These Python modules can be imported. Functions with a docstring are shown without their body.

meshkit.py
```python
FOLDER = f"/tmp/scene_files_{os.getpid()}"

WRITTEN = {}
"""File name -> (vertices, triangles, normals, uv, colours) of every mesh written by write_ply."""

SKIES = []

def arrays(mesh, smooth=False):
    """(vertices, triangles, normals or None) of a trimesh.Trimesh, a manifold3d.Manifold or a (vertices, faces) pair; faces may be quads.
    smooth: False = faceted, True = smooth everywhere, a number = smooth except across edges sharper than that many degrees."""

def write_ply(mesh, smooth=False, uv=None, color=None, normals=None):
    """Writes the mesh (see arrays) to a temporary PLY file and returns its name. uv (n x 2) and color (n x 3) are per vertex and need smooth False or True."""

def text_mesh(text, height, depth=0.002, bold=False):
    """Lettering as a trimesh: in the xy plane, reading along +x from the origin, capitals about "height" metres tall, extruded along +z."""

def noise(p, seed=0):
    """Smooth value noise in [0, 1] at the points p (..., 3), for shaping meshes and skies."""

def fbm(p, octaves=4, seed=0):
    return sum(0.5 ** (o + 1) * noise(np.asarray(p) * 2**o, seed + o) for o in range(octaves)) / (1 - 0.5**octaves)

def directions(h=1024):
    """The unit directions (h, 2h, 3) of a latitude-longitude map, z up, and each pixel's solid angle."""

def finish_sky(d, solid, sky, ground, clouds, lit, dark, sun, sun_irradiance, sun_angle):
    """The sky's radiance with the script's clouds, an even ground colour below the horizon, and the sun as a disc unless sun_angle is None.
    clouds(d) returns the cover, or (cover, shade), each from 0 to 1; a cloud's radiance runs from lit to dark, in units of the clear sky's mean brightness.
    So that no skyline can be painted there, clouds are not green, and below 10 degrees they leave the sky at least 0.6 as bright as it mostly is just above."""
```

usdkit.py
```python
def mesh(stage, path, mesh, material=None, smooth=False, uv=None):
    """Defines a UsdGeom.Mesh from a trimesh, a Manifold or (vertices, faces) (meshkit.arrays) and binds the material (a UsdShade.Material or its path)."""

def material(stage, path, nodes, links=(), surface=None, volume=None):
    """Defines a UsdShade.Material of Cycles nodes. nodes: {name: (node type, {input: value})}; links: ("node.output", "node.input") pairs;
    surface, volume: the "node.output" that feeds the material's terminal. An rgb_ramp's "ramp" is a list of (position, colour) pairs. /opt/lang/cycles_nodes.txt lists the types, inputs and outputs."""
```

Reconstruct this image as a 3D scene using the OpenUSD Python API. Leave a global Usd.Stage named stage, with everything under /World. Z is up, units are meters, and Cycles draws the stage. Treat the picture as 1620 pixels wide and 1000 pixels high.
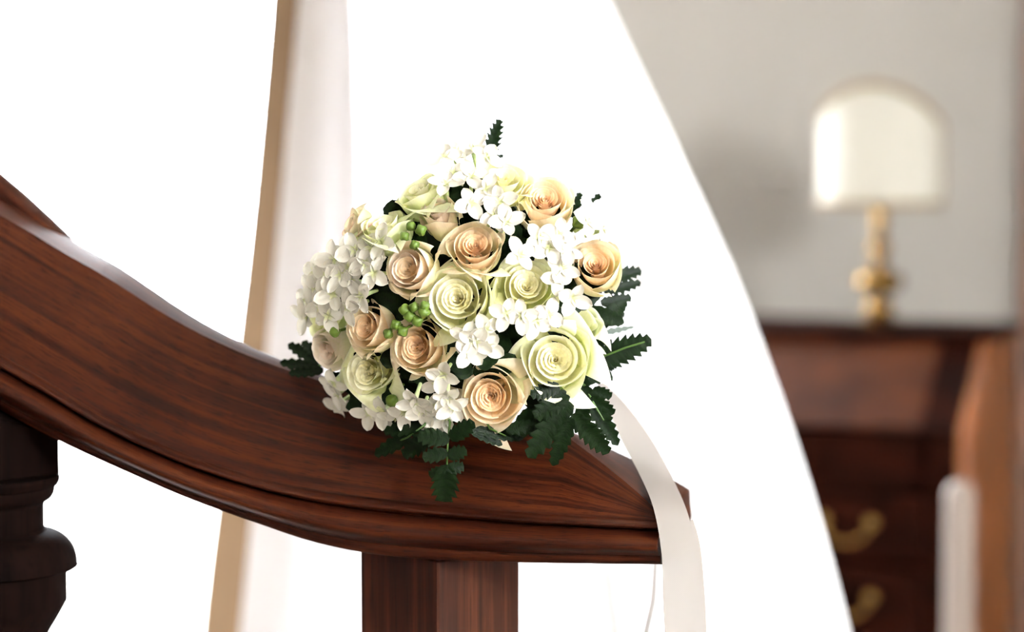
import math, random
import numpy as np, trimesh, usdkit
from pxr import Usd, UsdGeom, UsdLux, UsdShade, Gf, Sdf
from scipy.interpolate import PchipInterpolator

stage = Usd.Stage.CreateInMemory()
UsdGeom.SetStageUpAxis(stage, 'Z'); UsdGeom.SetStageMetersPerUnit(stage, 1.0)
UsdGeom.Xform.Define(stage, '/World'); UsdGeom.Scope.Define(stage, '/World/Looks')
rng = np.random.default_rng(7); random.seed(7)

# ---------------------------------------------------------------- camera, sky, lights, exposure
EYE = np.array([0.0, 0.0, 1.315]); FPX = 4000.0; PITCH = math.atan(280 / FPX)
cam = UsdGeom.Camera.Define(stage, '/World/camera')
cam.AddTranslateOp().Set(Gf.Vec3d(*EYE)); cam.AddRotateXOp().Set(90 - math.degrees(PITCH))
cam.CreateHorizontalApertureAttr(36.0); cam.CreateVerticalApertureAttr(36.0 * 1000 / 1620)
cam.CreateFocalLengthAttr(36.0 * FPX / 1620); cam.CreateClippingRangeAttr(Gf.Vec2f(0.05, 100))
cam.CreateFStopAttr(2.7); cam.CreateFocusDistanceAttr(2.018)
cam.CreateExposureAttr(0.93)

SKY = 6.2
dome = UsdLux.DomeLight.Define(stage, '/World/sky'); dome.CreateIntensityAttr(SKY); dome.CreateColorAttr(Gf.Vec3f(0.95, 0.985, 1.05))
wl = UsdLux.RectLight.Define(stage, '/World/hazy_daylight')               # bright hazy daylight outside window_2
wl.CreateWidthAttr(1.9); wl.CreateHeightAttr(1.9); wl.CreateIntensityAttr(42.0); wl.CreateColorAttr(Gf.Vec3f(1.0, 0.995, 0.985))
LP = np.array([4.5, -3.0, 3.2]); LD = np.array([.35, 3.4, 1.15]) - LP
wl.AddTranslateOp().Set(Gf.Vec3d(*LP)); wl.AddRotateXYZOp().Set(Gf.Vec3f(math.degrees(math.acos(-LD[2] / np.linalg.norm(LD))), 0, math.degrees(math.atan2(-LD[0], LD[1]))))

# ---------------------------------------------------------------- helpers
CP, SP = math.cos(PITCH), math.sin(PITCH)
def P(px, py, Y):                                   # where the pixel's ray crosses the vertical plane at depth Y
    a, b = (px - 810) / FPX, (500 - py) / FPX
    d = np.array([a, CP + b * SP, b * CP - SP])
    return EYE + d * (Y / d[1])
def pix(p):
    q = np.asarray(p, float) - EYE
    dep = q[..., 1] * CP - q[..., 2] * SP
    return 810 + FPX * q[..., 0] / dep, 500 - FPX * (q[..., 1] * SP + q[..., 2] * CP) / dep
def zof(py, Y): return P(810, py, Y)[2]
def norm(v): v = np.asarray(v, float); return v / (np.linalg.norm(v) + 1e-12)

names, BASE = {}, {}
def numbered(parent, name):
    k = (parent, name); i = names.get(k, 0); names[k] = i + 1
    return name if i == 0 else f'{name}_{i:03d}'
def thing(name, label, cat, base=(0, 0, 0), kind=None, group=None):
    path = '/World/' + numbered('/World', name)
    x = UsdGeom.Xform.Define(stage, path); x.AddTranslateOp().Set(Gf.Vec3d(*map(float, base)))
    p = x.GetPrim(); BASE[path] = np.asarray(base, float)
    if label: p.SetCustomDataByKey('label', label)
    if cat: p.SetCustomDataByKey('category', cat)
    if kind: p.SetCustomDataByKey('kind', kind)
    if group: p.SetCustomDataByKey('group', group)
    return p
def obj(name, m, mat, parent=None, smooth=False, uv=None, label=None, kind=None):
    if isinstance(m, tuple) and len(m) == 3: m, uv = (m[0], m[1]), (m[2] if smooth in (True, False) else None)
    ppath = '/World' if parent is None else str(parent.GetPath())
    path = ppath + '/' + numbered(ppath, name)
    v, f = (np.asarray(m[0], float), np.asarray(m[1])) if isinstance(m, tuple) else (np.asarray(m.vertices), np.asarray(m.faces))
    base = BASE.get(ppath, np.zeros(3)); BASE[path] = base
    p = usdkit.mesh(stage, path, (v - base, f), mat, smooth=smooth, uv=uv).GetPrim()
    if label: p.SetCustomDataByKey('label', label)
    if kind: p.SetCustomDataByKey('kind', kind)
    return p
def struct(name, m, mat, label, parent=None, smooth=False):
    p = obj(name, m, mat, parent, smooth=smooth)
    if parent is None: p.SetCustomDataByKey('kind', 'structure'); p.SetCustomDataByKey('label', label)
    return p
def box(x0, x1, y0, y1, z0, z1, r=0.0):
    if r <= 0:
        b = trimesh.creation.box((x1 - x0, y1 - y0, z1 - z0)); b.apply_translation(((x0 + x1) / 2, (y0 + y1) / 2, (z0 + z1) / 2)); return b
    pts = [(x, y, z) for x in (x0, x1) for y in (y0, y1) for z in (z0, z1)]
    c = np.array([(x0 + x1) / 2, (y0 + y1) / 2, (z0 + z1) / 2]); out = []
    for p in pts:
        p = np.array(p); s = np.sign(c - p)
        for k in range(3):
            q = p + s * r; q[k] = p[k]; out.append(q)
    return trimesh.convex.convex_hull(np.array(out))
def cat(ms): return trimesh.util.concatenate(ms)
def lathe(prof, n=40, center=(0, 0, 0)):
    m = trimesh.creation.revolve(np.array(prof, float), sections=n); m.apply_translation(center); return m
def grid(Pn, flip=False):                           # (nv, nu, 3) -> verts, faces, uv
    nv, nu = Pn.shape[:2]; i, j = np.meshgrid(np.arange(nv - 1), np.arange(nu - 1), indexing='ij')
    a = (i * nu + j).ravel(); q = np.stack([a, a + 1, a + nu + 1, a + nu], 1)
    f = np.vstack([q[:, [0, 1, 2]], q[:, [0, 2, 3]]])
    if flip: f = f[:, ::-1]
    vv, uu = np.meshgrid(np.linspace(0, 1, nv), np.linspace(0, 1, nu), indexing='ij')
    return Pn.reshape(-1, 3), f, np.stack([uu.ravel(), vv.ravel()], 1)
def join(parts):
    vs, fs, us, o = [], [], [], 0
    for v, f, u in parts: vs.append(v); fs.append(np.asarray(f) + o); us.append(u); o += len(v)
    return np.vstack(vs), np.vstack(fs), np.vstack(us)
def tube(pts, r, n=7):
    pts = np.asarray(pts, float); r = np.broadcast_to(r, (len(pts),)); t = np.gradient(pts, axis=0); rows = []
    for k in range(len(pts)):
        d = norm(t[k]); a = norm(np.cross(d, [0, 0, 1.0] if abs(d[2]) < .9 else [1.0, 0, 0])); b = np.cross(d, a)
        ang = np.linspace(0, 2 * np.pi, n + 1); rows.append(pts[k] + r[k] * (np.cos(ang)[:, None] * a + np.sin(ang)[:, None] * b))
    return grid(np.array(rows))
def tab(pairs):
    a = np.array(pairs, float); return PchipInterpolator(a[:, 0], a[:, 1], extrapolate=True)
def srgb(r, g, b): return tuple(((c / 255) / 12.92 if c <= 10 else ((c / 255 + .055) / 1.055) ** 2.4) for c in (r, g, b))

# ---------------------------------------------------------------- materials
def L(n): return '/World/Looks/' + n
def plain(name, col, rough=.6, spec=.5, noise=0.06, scale=30, bump=0.0, **kw):
    c = np.array(col)
    return usdkit.material(stage, L(name), {
        'tc': ('texture_coordinate', {}), 'n': ('noise_texture', {'scale': scale, 'detail': 4}),
        'r': ('rgb_ramp', {'ramp': [(0.25, tuple(c * (1 - noise))), (.75, tuple(np.minimum(c * (1 + noise), 1)))]}),
        'b': ('bump', {'strength': bump, 'distance': .002}),
        'p': ('principled_bsdf', {'roughness': rough, 'specular_ior_level': spec, **kw})},
        [('tc.object', 'n.vector'), ('n.fac', 'r.fac'), ('r.color', 'p.base_color'), ('n.fac', 'b.height'), ('b.normal', 'p.normal')], surface='p.BSDF')
def wood(name, dark, mid, light, src='object', scale=(1, 1, 1), rough=.32, coat=.3, spec=.5, pore=.55, fleck=None):
    return usdkit.material(stage, L(name), {
        'tc': ('texture_coordinate', {}), 'm': ('mapping', {'scale': scale}),
        'n': ('noise_texture', {'scale': 1.0, 'detail': 6, 'roughness': .62, 'distortion': .6}),
        'm2': ('mapping', {'scale': fleck or tuple(np.array(scale) * np.array([5.0, 5.0, 4.0]))}),
        'n2': ('noise_texture', {'scale': 1.0, 'detail': 3, 'roughness': .6}),
        'n3': ('noise_texture', {'scale': 9.0, 'detail': 2}),
        'r': ('rgb_ramp', {'ramp': [(.22, dark), (.46, mid), (.62, light), (.8, mid)]}),
        'pr': ('rgb_ramp', {'ramp': [(.36, tuple(np.array([1, 1, 1]) * (1 - pore))), (.46, (1, 1, 1))]}),
        'br': ('rgb_ramp', {'ramp': [(.3, (.62, .6, .6)), (.7, (1.15, 1.1, 1.05))]}),
        'x': ('mix', {'mix_type': 'multiply', 'fac': 1.0}), 'x2': ('mix', {'mix_type': 'multiply', 'fac': 1.0}),
        'b': ('bump', {'strength': .25, 'distance': .0006}),
        'p': ('principled_bsdf', {'roughness': rough, 'coat_weight': coat, 'coat_roughness': .2, 'specular_ior_level': spec})},
        [(f'tc.{src}', 'm.vector'), ('m.vector', 'n.vector'), (f'tc.{src}', 'm2.vector'), ('m2.vector', 'n2.vector'), (f'tc.{src}', 'n3.vector'),
         ('n.fac', 'r.fac'), ('n2.fac', 'pr.fac'), ('n3.fac', 'br.fac'), ('r.color', 'x.color1'), ('pr.color', 'x.color2'), ('x.color', 'x2.color1'), ('br.color', 'x2.color2'),
         ('x2.color', 'p.base_color'), ('n2.fac', 'b.height'), ('b.normal', 'p.normal')], surface='p.BSDF')
def petal_mat(name, base, body, rim, trans=.36, rough=.55, at=(.45, .78)):
    return usdkit.material(stage, L(name), {
        'tc': ('texture_coordinate', {}), 's': ('separate_xyz', {}),
        'r': ('rgb_ramp', {'ramp': [(0.0, base), (at[0], base), (at[1], body), (.93, body), (1.0, rim)]}),
        'm': ('mapping', {'scale': (26, 3.0, 1)}), 'n': ('noise_texture', {'scale': 1.0, 'detail': 3}),
        'nr': ('rgb_ramp', {'ramp': [(.3, (.93, .92, .88)), (.7, (1.0, 1.0, 1.0))]}),
        'x': ('mix', {'mix_type': 'multiply', 'fac': 1.0}),
        'b': ('bump', {'strength': .12, 'distance': .0006}),
        'p': ('principled_bsdf', {'roughness': rough, 'specular_ior_level': .25, 'sheen_weight': .08}),
        't': ('translucent_bsdf', {}), 'k': ('mix_closure', {'fac': trans})},
        [('tc.UV', 's.vector'), ('s.y', 'r.fac'), ('tc.UV', 'm.vector'), ('m.vector', 'n.vector'), ('n.fac', 'nr.fac'), ('r.color', 'x.color1'), ('nr.color', 'x.color2'),
         ('x.color', 'p.base_color'), ('x.color', 't.color'), ('n.fac', 'b.height'), ('b.normal', 'p.normal'), ('p.BSDF', 'k.closure1'), ('t.BSDF', 'k.closure2')], surface='k.closure')
def leaf_mat(name, c1, c2, trans=.12, rough=.32):
    return usdkit.material(stage, L(name), {
        'tc': ('texture_coordinate', {}), 'm': ('mapping', {'scale': (3, 22, 1)}), 'n': ('noise_texture', {'scale': 1.0, 'detail': 3}),
        'r': ('rgb_ramp', {'ramp': [(.3, c1), (.7, c2)]}), 'b': ('bump', {'strength': .35, 'distance': .0012}),
        'p': ('principled_bsdf', {'roughness': rough, 'specular_ior_level': .12}), 't': ('translucent_bsdf', {}), 'k': ('mix_closure', {'fac': trans})},
        [('tc.UV', 'm.vector'), ('m.vector', 'n.vector'), ('n.fac', 'r.fac'), ('r.color', 'p.base_color'), ('r.color', 't.color'), ('n.fac', 'b.height'), ('b.normal', 'p.normal'),
         ('p.BSDF', 'k.closure1'), ('t.BSDF', 'k.closure2')], surface='k.closure')
def cloth_mat(name, col, trans, clear, weave=900.0, rough=.8, spec=.2):
    return usdkit.material(stage, L(name), {
        'tc': ('texture_coordinate', {}), 'w': ('wave_texture', {'scale': weave, 'bands_direction': 'y', 'distortion': .4}), 'b': ('bump', {'strength': .15, 'distance': .0005}),
        'd': ('principled_bsdf', {'base_color': col, 'roughness': rough, 'specular_ior_level': spec}), 't': ('translucent_bsdf', {'color': col}),
        'k': ('mix_closure', {'fac': trans}), 'tr': ('transparent_bsdf', {}), 'k2': ('mix_closure', {'fac': clear})},
        [('tc.UV', 'w.vector'), ('w.fac', 'b.height'), ('b.normal', 'd.normal'), ('d.BSDF', 'k.closure1'), ('t.BSDF', 'k.closure2'), ('k.closure', 'k2.closure1'), ('tr.BSDF', 'k2.closure2')], surface='k2.closure')

M = {}
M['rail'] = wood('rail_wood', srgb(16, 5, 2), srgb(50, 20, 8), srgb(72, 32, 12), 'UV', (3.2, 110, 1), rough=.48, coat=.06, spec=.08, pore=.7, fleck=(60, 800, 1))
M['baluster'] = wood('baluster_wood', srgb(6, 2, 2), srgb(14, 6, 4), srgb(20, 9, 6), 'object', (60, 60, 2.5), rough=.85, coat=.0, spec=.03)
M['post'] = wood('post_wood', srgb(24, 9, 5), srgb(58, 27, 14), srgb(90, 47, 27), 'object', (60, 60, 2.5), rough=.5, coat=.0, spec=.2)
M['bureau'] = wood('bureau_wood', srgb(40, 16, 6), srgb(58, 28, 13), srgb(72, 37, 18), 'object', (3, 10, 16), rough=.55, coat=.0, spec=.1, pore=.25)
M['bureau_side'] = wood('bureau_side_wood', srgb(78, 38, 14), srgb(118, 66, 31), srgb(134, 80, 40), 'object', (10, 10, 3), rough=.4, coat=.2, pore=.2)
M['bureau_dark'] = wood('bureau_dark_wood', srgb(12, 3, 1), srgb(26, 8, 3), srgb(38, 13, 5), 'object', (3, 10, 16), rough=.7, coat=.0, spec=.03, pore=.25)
M['trim'] = wood('trim_wood', srgb(70, 38, 22), srgb(112, 70, 48), srgb(134, 92, 66), 'object', (12, 12, 1.5), pore=.2)
M['floorwood'] = wood('floor_wood', srgb(98, 88, 76), srgb(136, 126, 112), srgb(158, 148, 134), 'object', (2, 16, 1), pore=.3)
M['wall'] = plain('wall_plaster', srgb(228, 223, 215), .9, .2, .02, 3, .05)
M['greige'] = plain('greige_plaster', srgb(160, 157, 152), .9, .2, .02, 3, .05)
M['panelling'] = plain('dark_panelling', srgb(104, 98, 90), .7, .3, .1, 4)
M['ceil'] = plain('ceiling_plaster', srgb(235, 231, 224), .95, .1, .015, 3)
M['frame'] = plain('window_paint', srgb(236, 232, 224), .4, .5, .02, 12)
M['terrace'] = plain('terrace_stone', srgb(200, 196, 188), .9, .2, .08, 6)
M['pane'] = usdkit.material(stage, L('window_glass'), {'t': ('transparent_bsdf', {}), 'g': ('glossy_bsdf', {'roughness': .02}), 'k': ('mix_closure', {'fac': .05})},
                            [('t.BSDF', 'k.closure1'), ('g.BSDF', 'k.closure2')], surface='k.closure')
M['brass'] = plain('brass', srgb(128, 100, 54), .16, .5, .05, 20, 0, metallic=1.0)
M['old_brass'] = plain('aged_brass', srgb(140, 108, 62), .35, .5, .1, 20, 0, metallic=1.0)
M['shade'] = plain('shade_cloth', srgb(178, 176, 166), .85, .1, .02, 60)
M['shade_trim'] = plain('shade_trim', srgb(130, 110, 80), .7, .2, .05, 60)
M['cream_paint'] = plain('cream_paint', srgb(128, 116, 107), .5, .4, .03, 15)
M['sheer'] = cloth_mat('sheer_curtain', (.955, .96, .97), .86, .15)
M['lining'] = usdkit.material(stage, L('curtain_lining'), {               # thick at the hem, thinning out across the width
    'tc': ('texture_coordinate', {}), 's': ('separate_xyz', {}), 'r': ('rgb_ramp', {'ramp': [(0, (.03,) * 3), (.45, (.04,) * 3), (.72, (.10,) * 3), (.8, (.05,) * 3), (1, (.8,) * 3)]}),
    'd': ('diffuse_bsdf', {'color': (.90, .89, .92)}), 't': ('translucent_bsdf', {'color': (.90, .90, .95)}), 'k': ('mix_closure', {})},
    [('tc.UV', 's.vector'), ('s.x', 'r.fac'), ('r.color', 'k.fac'), ('d.BSDF', 'k.closure1'), ('t.BSDF', 'k.closure2')], surface='k.closure')
M['hem'] = cloth_mat('curtain_hem', srgb(140, 116, 90), .0, .0)
M['ribbon'] = cloth_mat('satin_ribbon', (.24, .215, .195), .14, .03, 420.0, rough=.38, spec=.5)
M['ribbon_sheer'] = cloth_mat('sheer_ribbon', (.92, .91, .93), .5, .45, 160.0, rough=.5, spec=.3)
M['peach_core'] = petal_mat('peach_core_petal', (.96, .66, .38), (.975, .745, .48), (.98, .84, .63), .40)
M['peach_mid'] = petal_mat('peach_mid_petal', (.96, .73, .44), (.975, .80, .56), (.98, .87, .68), .38)
M['peach_out'] = petal_mat('peach_outer_petal', (.88, .84, .50), (.975, .84, .62), (.97, .90, .68), .36)
M['pink_mid'] = petal_mat('blush_mid_petal', (.95, .75, .56), (.97, .82, .68), (.97, .89, .78), .32)
M['pale_out'] = petal_mat('pale_blush_petal', (.86, .82, .62), (.94, .85, .73), (.93, .84, .70), .32)
M['white_core'] = petal_mat('cream_core_petal', (.96, .90, .52), (.975, .94, .66), (.98, .96, .78), .38)
M['white_mid'] = petal_mat('cream_mid_petal', (.95, .93, .56), (.975, .955, .71), (.98, .97, .82), .36)
M['white_out'] = petal_mat('cream_outer_petal', (.80, .85, .40), (.94, .95, .62), (.95, .96, .74), .34)
M['green_out'] = petal_mat('green_outer_petal', (.64, .72, .34), (.79, .83, .52), (.88, .88, .64), .3)
M['dusky_out'] = petal_mat('dusky_outer_petal', (.66, .66, .40), (.80, .70, .48), (.66, .36, .27), .28)
M['floret'] = petal_mat('floret_petal', (.66, .70, .38), (.75, .725, .645), (.76, .74, .67), .22, .5, at=(.04, .2))
M['floret_tube'] = petal_mat('floret_tube', (.62, .74, .36), (.80, .84, .60), (.86, .87, .70), .2, .5)
M['bud'] = plain('green_bud', srgb(88, 112, 38), .45, .4, .15, 300)
M['stem'] = plain('green_stem', srgb(74, 104, 44), .5, .4, .1, 100)
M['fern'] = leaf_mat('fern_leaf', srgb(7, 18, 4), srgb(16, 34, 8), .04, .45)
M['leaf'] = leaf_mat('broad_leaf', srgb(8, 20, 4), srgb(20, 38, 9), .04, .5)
M['leafpale'] = leaf_mat('grey_leaf', srgb(74, 84, 76), srgb(96, 106, 96))

# ---------------------------------------------------------------- room
WB = 5.40; XL, XR, YF, H = -2.6, 2.6, -1.6, 3.2
struct('floor', box(XL - .2, XR + .2, YF - .2, WB + .2, -.1, 0), M['floorwood'], 'brown wooden floor of the room')
struct('ceiling', box(XL - .2, XR + .2, YF - .2, WB + .2, H, H + .1), M['ceil'], 'white plaster ceiling of the room')
wx0, wx1, wz0, wz1 = -2.3, .17, .08, 2.7
def wall_with_hole(a0, a1, b0, b1, h0, h1, g0, g1, make):
    return cat([make(a0, h0, b0, b1), make(h1, a1, b0, b1), make(h0, h1, b0, g0), make(h0, h1, g1, b1)])
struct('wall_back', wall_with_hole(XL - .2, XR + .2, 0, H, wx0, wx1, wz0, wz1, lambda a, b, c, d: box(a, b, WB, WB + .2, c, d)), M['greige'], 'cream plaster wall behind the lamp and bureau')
struct('wall_right', wall_with_hole(YF - .2, WB, 0, H, -1.35, 1.4, 1.55, 2.6, lambda a, b, c, d: box(XR, XR + .2, a, b, c, d)), M['wall'], 'cream plaster wall on the right with a window')
struct('wall_left', box(XL - .2, XL, YF - .2, WB, 0, H), M['panelling'], 'brown panelled wall on the left')
struct('wall_front', box(XL, XR, YF - .2, YF, 0, H), M['wall'], 'cream plaster wall behind the viewer')
def window(name, label, fr, pane):
    w = thing(name, label, None, kind='structure')
    obj('window_frame', fr, M['frame'], w); obj('pane', pane, M['pane'], w)
def frame_xz(x0, x1, z0, z1, y0, y1, t):
    return cat([box(x0, x0 + t, y0, y1, z0, z1), box(x1 - t, x1, y0, y1, z0, z1), box(x0 + t, x1 - t, y0, y1, z0, z0 + t), box(x0 + t, x1 - t, y0, y1, z1 - t, z1)])
window('window_1', 'tall bright window behind the white curtain', frame_xz(wx0, wx1, wz0, wz1, WB + .06, WB + .14, .05), box(wx0 + .05, wx1 - .05, WB + .095, WB + .105, wz0 + .05, wz1 - .05))
fr2 = frame_xz(-1.35, 1.4, 1.55, 2.6, 0, .08, .05); R90 = trimesh.transformations.rotation_matrix(math.pi / 2, (0, 0, 1))
fr2.apply_transform(R90); fr2.apply_translation((XR + .18, 0, 0))
window('window_2', 'window in the right wall lighting the bouquet', fr2, box(XR + .13, XR + .14, -1.3, 1.35, 1.6, 2.55))
struct('door_1', cat([box(1.085, 1.17, WB - .05, WB, 0, 2.4), box(1.17, 1.9, WB - .02, WB, 0, 2.32), box(1.9, 1.985, WB - .05, WB, 0, 2.4), box(1.17, 1.9, WB - .05, WB, 2.32, 2.4), box(1.26, 1.81, WB - .032, WB - .02, .2, 1.0, .01), box(1.26, 1.81, WB - .032, WB - .02, 1.12, 2.2, .01)]), M['trim'], 'brown wooden door and casing at the right edge of the wall')
struct('terrace', box(-6, 3, WB + .2, 14, -.2, 0.0), M['terrace'], 'pale stone terrace outside the window')

# ---------------------------------------------------------------- handrail
YAW = math.radians(12); DIRX = np.array([math.cos(YAW), -math.sin(YAW)]); PERP = np.array([math.sin(YAW), math.cos(YAW)])
XEND, YEND = P(1040, 822, 1.99)[0], 1.99
Bt = tab([(-1600, -510), (-320, 450), (-160, 556), (-60, 615), (0, 650), (100, 703), (200, 749), (300, 792), (400, 828), (512, 864), (600, 880), (700, 888), (820, 892), (1045, 895), (1150, 897)])
Et = tab([(-1600, -625), (-320, 335), (-160, 452), (-60, 520), (0, 560), (76, 604), (160, 656), (240, 696), (320, 728), (400, 753), (480, 771), (600, 788), (724, 800), (860, 812), (1040, 822), (1150, 827)])
Rt = tab([(-1600, -848), (-320, 112), (-160, 232), (-60, 305), (0, 340), (52, 370), (104, 402), (156, 431), (208, 464), (260, 497), (308, 524), (396, 564), (462, 588), (540, 614), (620, 638), (700, 657), (780, 672), (860, 686), (900, 692), (1000, 704), (1150, 716)])
St = tab([(-1600, -920), (-320, 40), (-160, 176), (-60, 258), (0, 300), (60, 345), (113, 386), (170, 424), (233, 464), (308, 509), (396, 552), (450, 577), (500, 597), (600, 630), (700, 654), (800, 671), (900, 687), (1000, 699), (1150, 712)])
def station(d):                                     # d metres back along the rail from its end
    o = np.array([XEND, YEND]) - DIRX * d
    def pt(u, fn):
        xy = o + PERP * u
        x, y = xy; z = 1.1
        for _ in range(4):
            px = pix(np.array([x, y, z]))[0]; z = zof(fn(px), y)
        return np.array([x, y, z])
    return pt
HIP = .088; ZRE = None
ds = np.concatenate([[0, .008, .02, .035, .052, .07, HIP], np.linspace(.1, .70, 46), np.linspace(.74, 1.25, 14)])
rows = {k: [] for k in ('soffit', 'low', 'torus', 'cove', 'face', 'top', 'backface', 'back')}
W = .185
def lerp(a, b, t): return a + (b - a) * t
for d in ds:
    pt = station(d); b = pt(.02, Bt); e = pt(.02, Et); h = e[2] - b[2]
    mk = lambda u, z: np.array([*(np.array([XEND, YEND]) - DIRX * d + PERP * u), z])
    zb = b[2]
    ub_ = .105 + .030 * min(1, max(0, (d - .30) / .2)); rf, rb = pt(.082, Rt), pt(ub_, St); rb[2] = max(rb[2], rf[2] + .0015)
    if d < HIP:                                     # the hipped end slopes down to the end face
        t = d / HIP; tt = t ** .9
        ph = station(HIP); a1, a2 = ph(.082, Rt), ph(.105, St)
        z = lerp(e[2] + .003, a1[2], tt); rf = mk(lerp(.0205, .082, tt), z); rb = mk(lerp(W - .006, .105, tt), z + .0015 * tt)
    low = [mk(.026, zb), mk(.0175, zb + .002), mk(.016, zb + .16 * h), mk(.0165, zb + .24 * h)]
    a = np.linspace(-1, 1, 9); tor = [mk(.016 - .017 * math.cos(x * 1.45), zb + h * (.24 + .26 * (x + 1))) for x in a]
    cov = [mk(.014, zb + .76 * h), mk(.0175, zb + .77 * h), mk(.0175, zb + .8 * h)] + [mk(.0135 - .006 * math.sin(math.pi * x), zb + h * (.81 + .14 * x)) for x in np.linspace(0, 1, 5)] + [mk(.019, zb + .965 * h), mk(.0195, e[2])]
    face = []
    tl = rf - e; L_ = np.linalg.norm(tl); n_ = norm(np.cross([DIRX[0], DIRX[1], 0], tl)); n_ = n_ if n_[1] < 0 else -n_
    for t in np.linspace(0, 1, 9):
        face.append(e + tl * t + n_ * (.05 * L_ * math.sin(math.pi * t) * (1 if t > 0 else 0)))
    rid = []
    q_ = min(1, max(0, (d - .30) / .2)); md = lerp(lerp(rf, rb, .5), np.array([*lerp(rf, rb, .84)[:2], lerp(rf[2], rb[2], .36)]), q_)
    for t in np.linspace(0, 1, 9): rid.append((lerp(rf, md, 2 * t) if t < .5 else lerp(md, rb, 2 * t - 1)) + np.array([0, 0, .0022 * math.sin(math.pi * t) * min(1, d / HIP)]))
    be = mk(W, e[2]); bl = rb - be
    bf = [rb, lerp(rb, be, .33), lerp(rb, be, .66), be]
    bk = [be, mk(W + .004, lerp(e[2], zb, .3)), mk(W + .012, lerp(e[2], zb, .6)), mk(W, lerp(e[2], zb, .9)), mk(W - .006, zb)]
    for k, v in zip(rows, ([bk[-1], low[0]], low, tor, cov, face, rid, bf, bk)): rows[k].append(v)
arc = ds
def strip(key):
    A = np.array(rows[key]); v, f, _ = grid(A, flip=False)
    seg = np.linalg.norm(np.diff(A, axis=1), axis=2).mean(0); t = np.concatenate([[0], np.cumsum(seg)])
    along = np.concatenate([[0], np.cumsum(np.linalg.norm(np.diff(A.mean(1), axis=0), axis=1))])
    off = {'soffit': .1, 'low': .3, 'torus': .5, 'cove': .7, 'face': .9, 'top': 1.2, 'backface': 1.5, 'back': 1.8}[key]
    uv = np.stack([np.repeat(along, A.shape[1]), np.tile(t + off, A.shape[0])], 1)
    return v, f, uv
def cap(idx):
    loop = []
    for k in ('low', 'torus', 'cove', 'face', 'top', 'backface', 'back'): loop += list(rows[k][idx])
    loop = np.array(loop); c = loop.mean(0); v = np.vstack([loop, c]); n = len(loop)
    f = np.array([(i, (i + 1) % n, n) for i in range(n)])
    return v, f, np.stack([v[:, 1] * 1.0 + 3, v[:, 2] + 3], 1)
rail_base = (-.1, 2.12, zof(880, 2.1))
rail = thing('handrail', 'dark polished wooden handrail sweeping down beneath the bouquet', 'handrail', rail_base)
obj('rail_body', join([strip(k) for k in ('soffit', 'face', 'top', 'backface', 'back')] + [cap(0), cap(-1)]), M['rail'], rail, smooth=True)
obj('moulding', join([strip(k) for k in ('low', 'torus', 'cove')]), M['rail'], rail, smooth=True)
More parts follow.
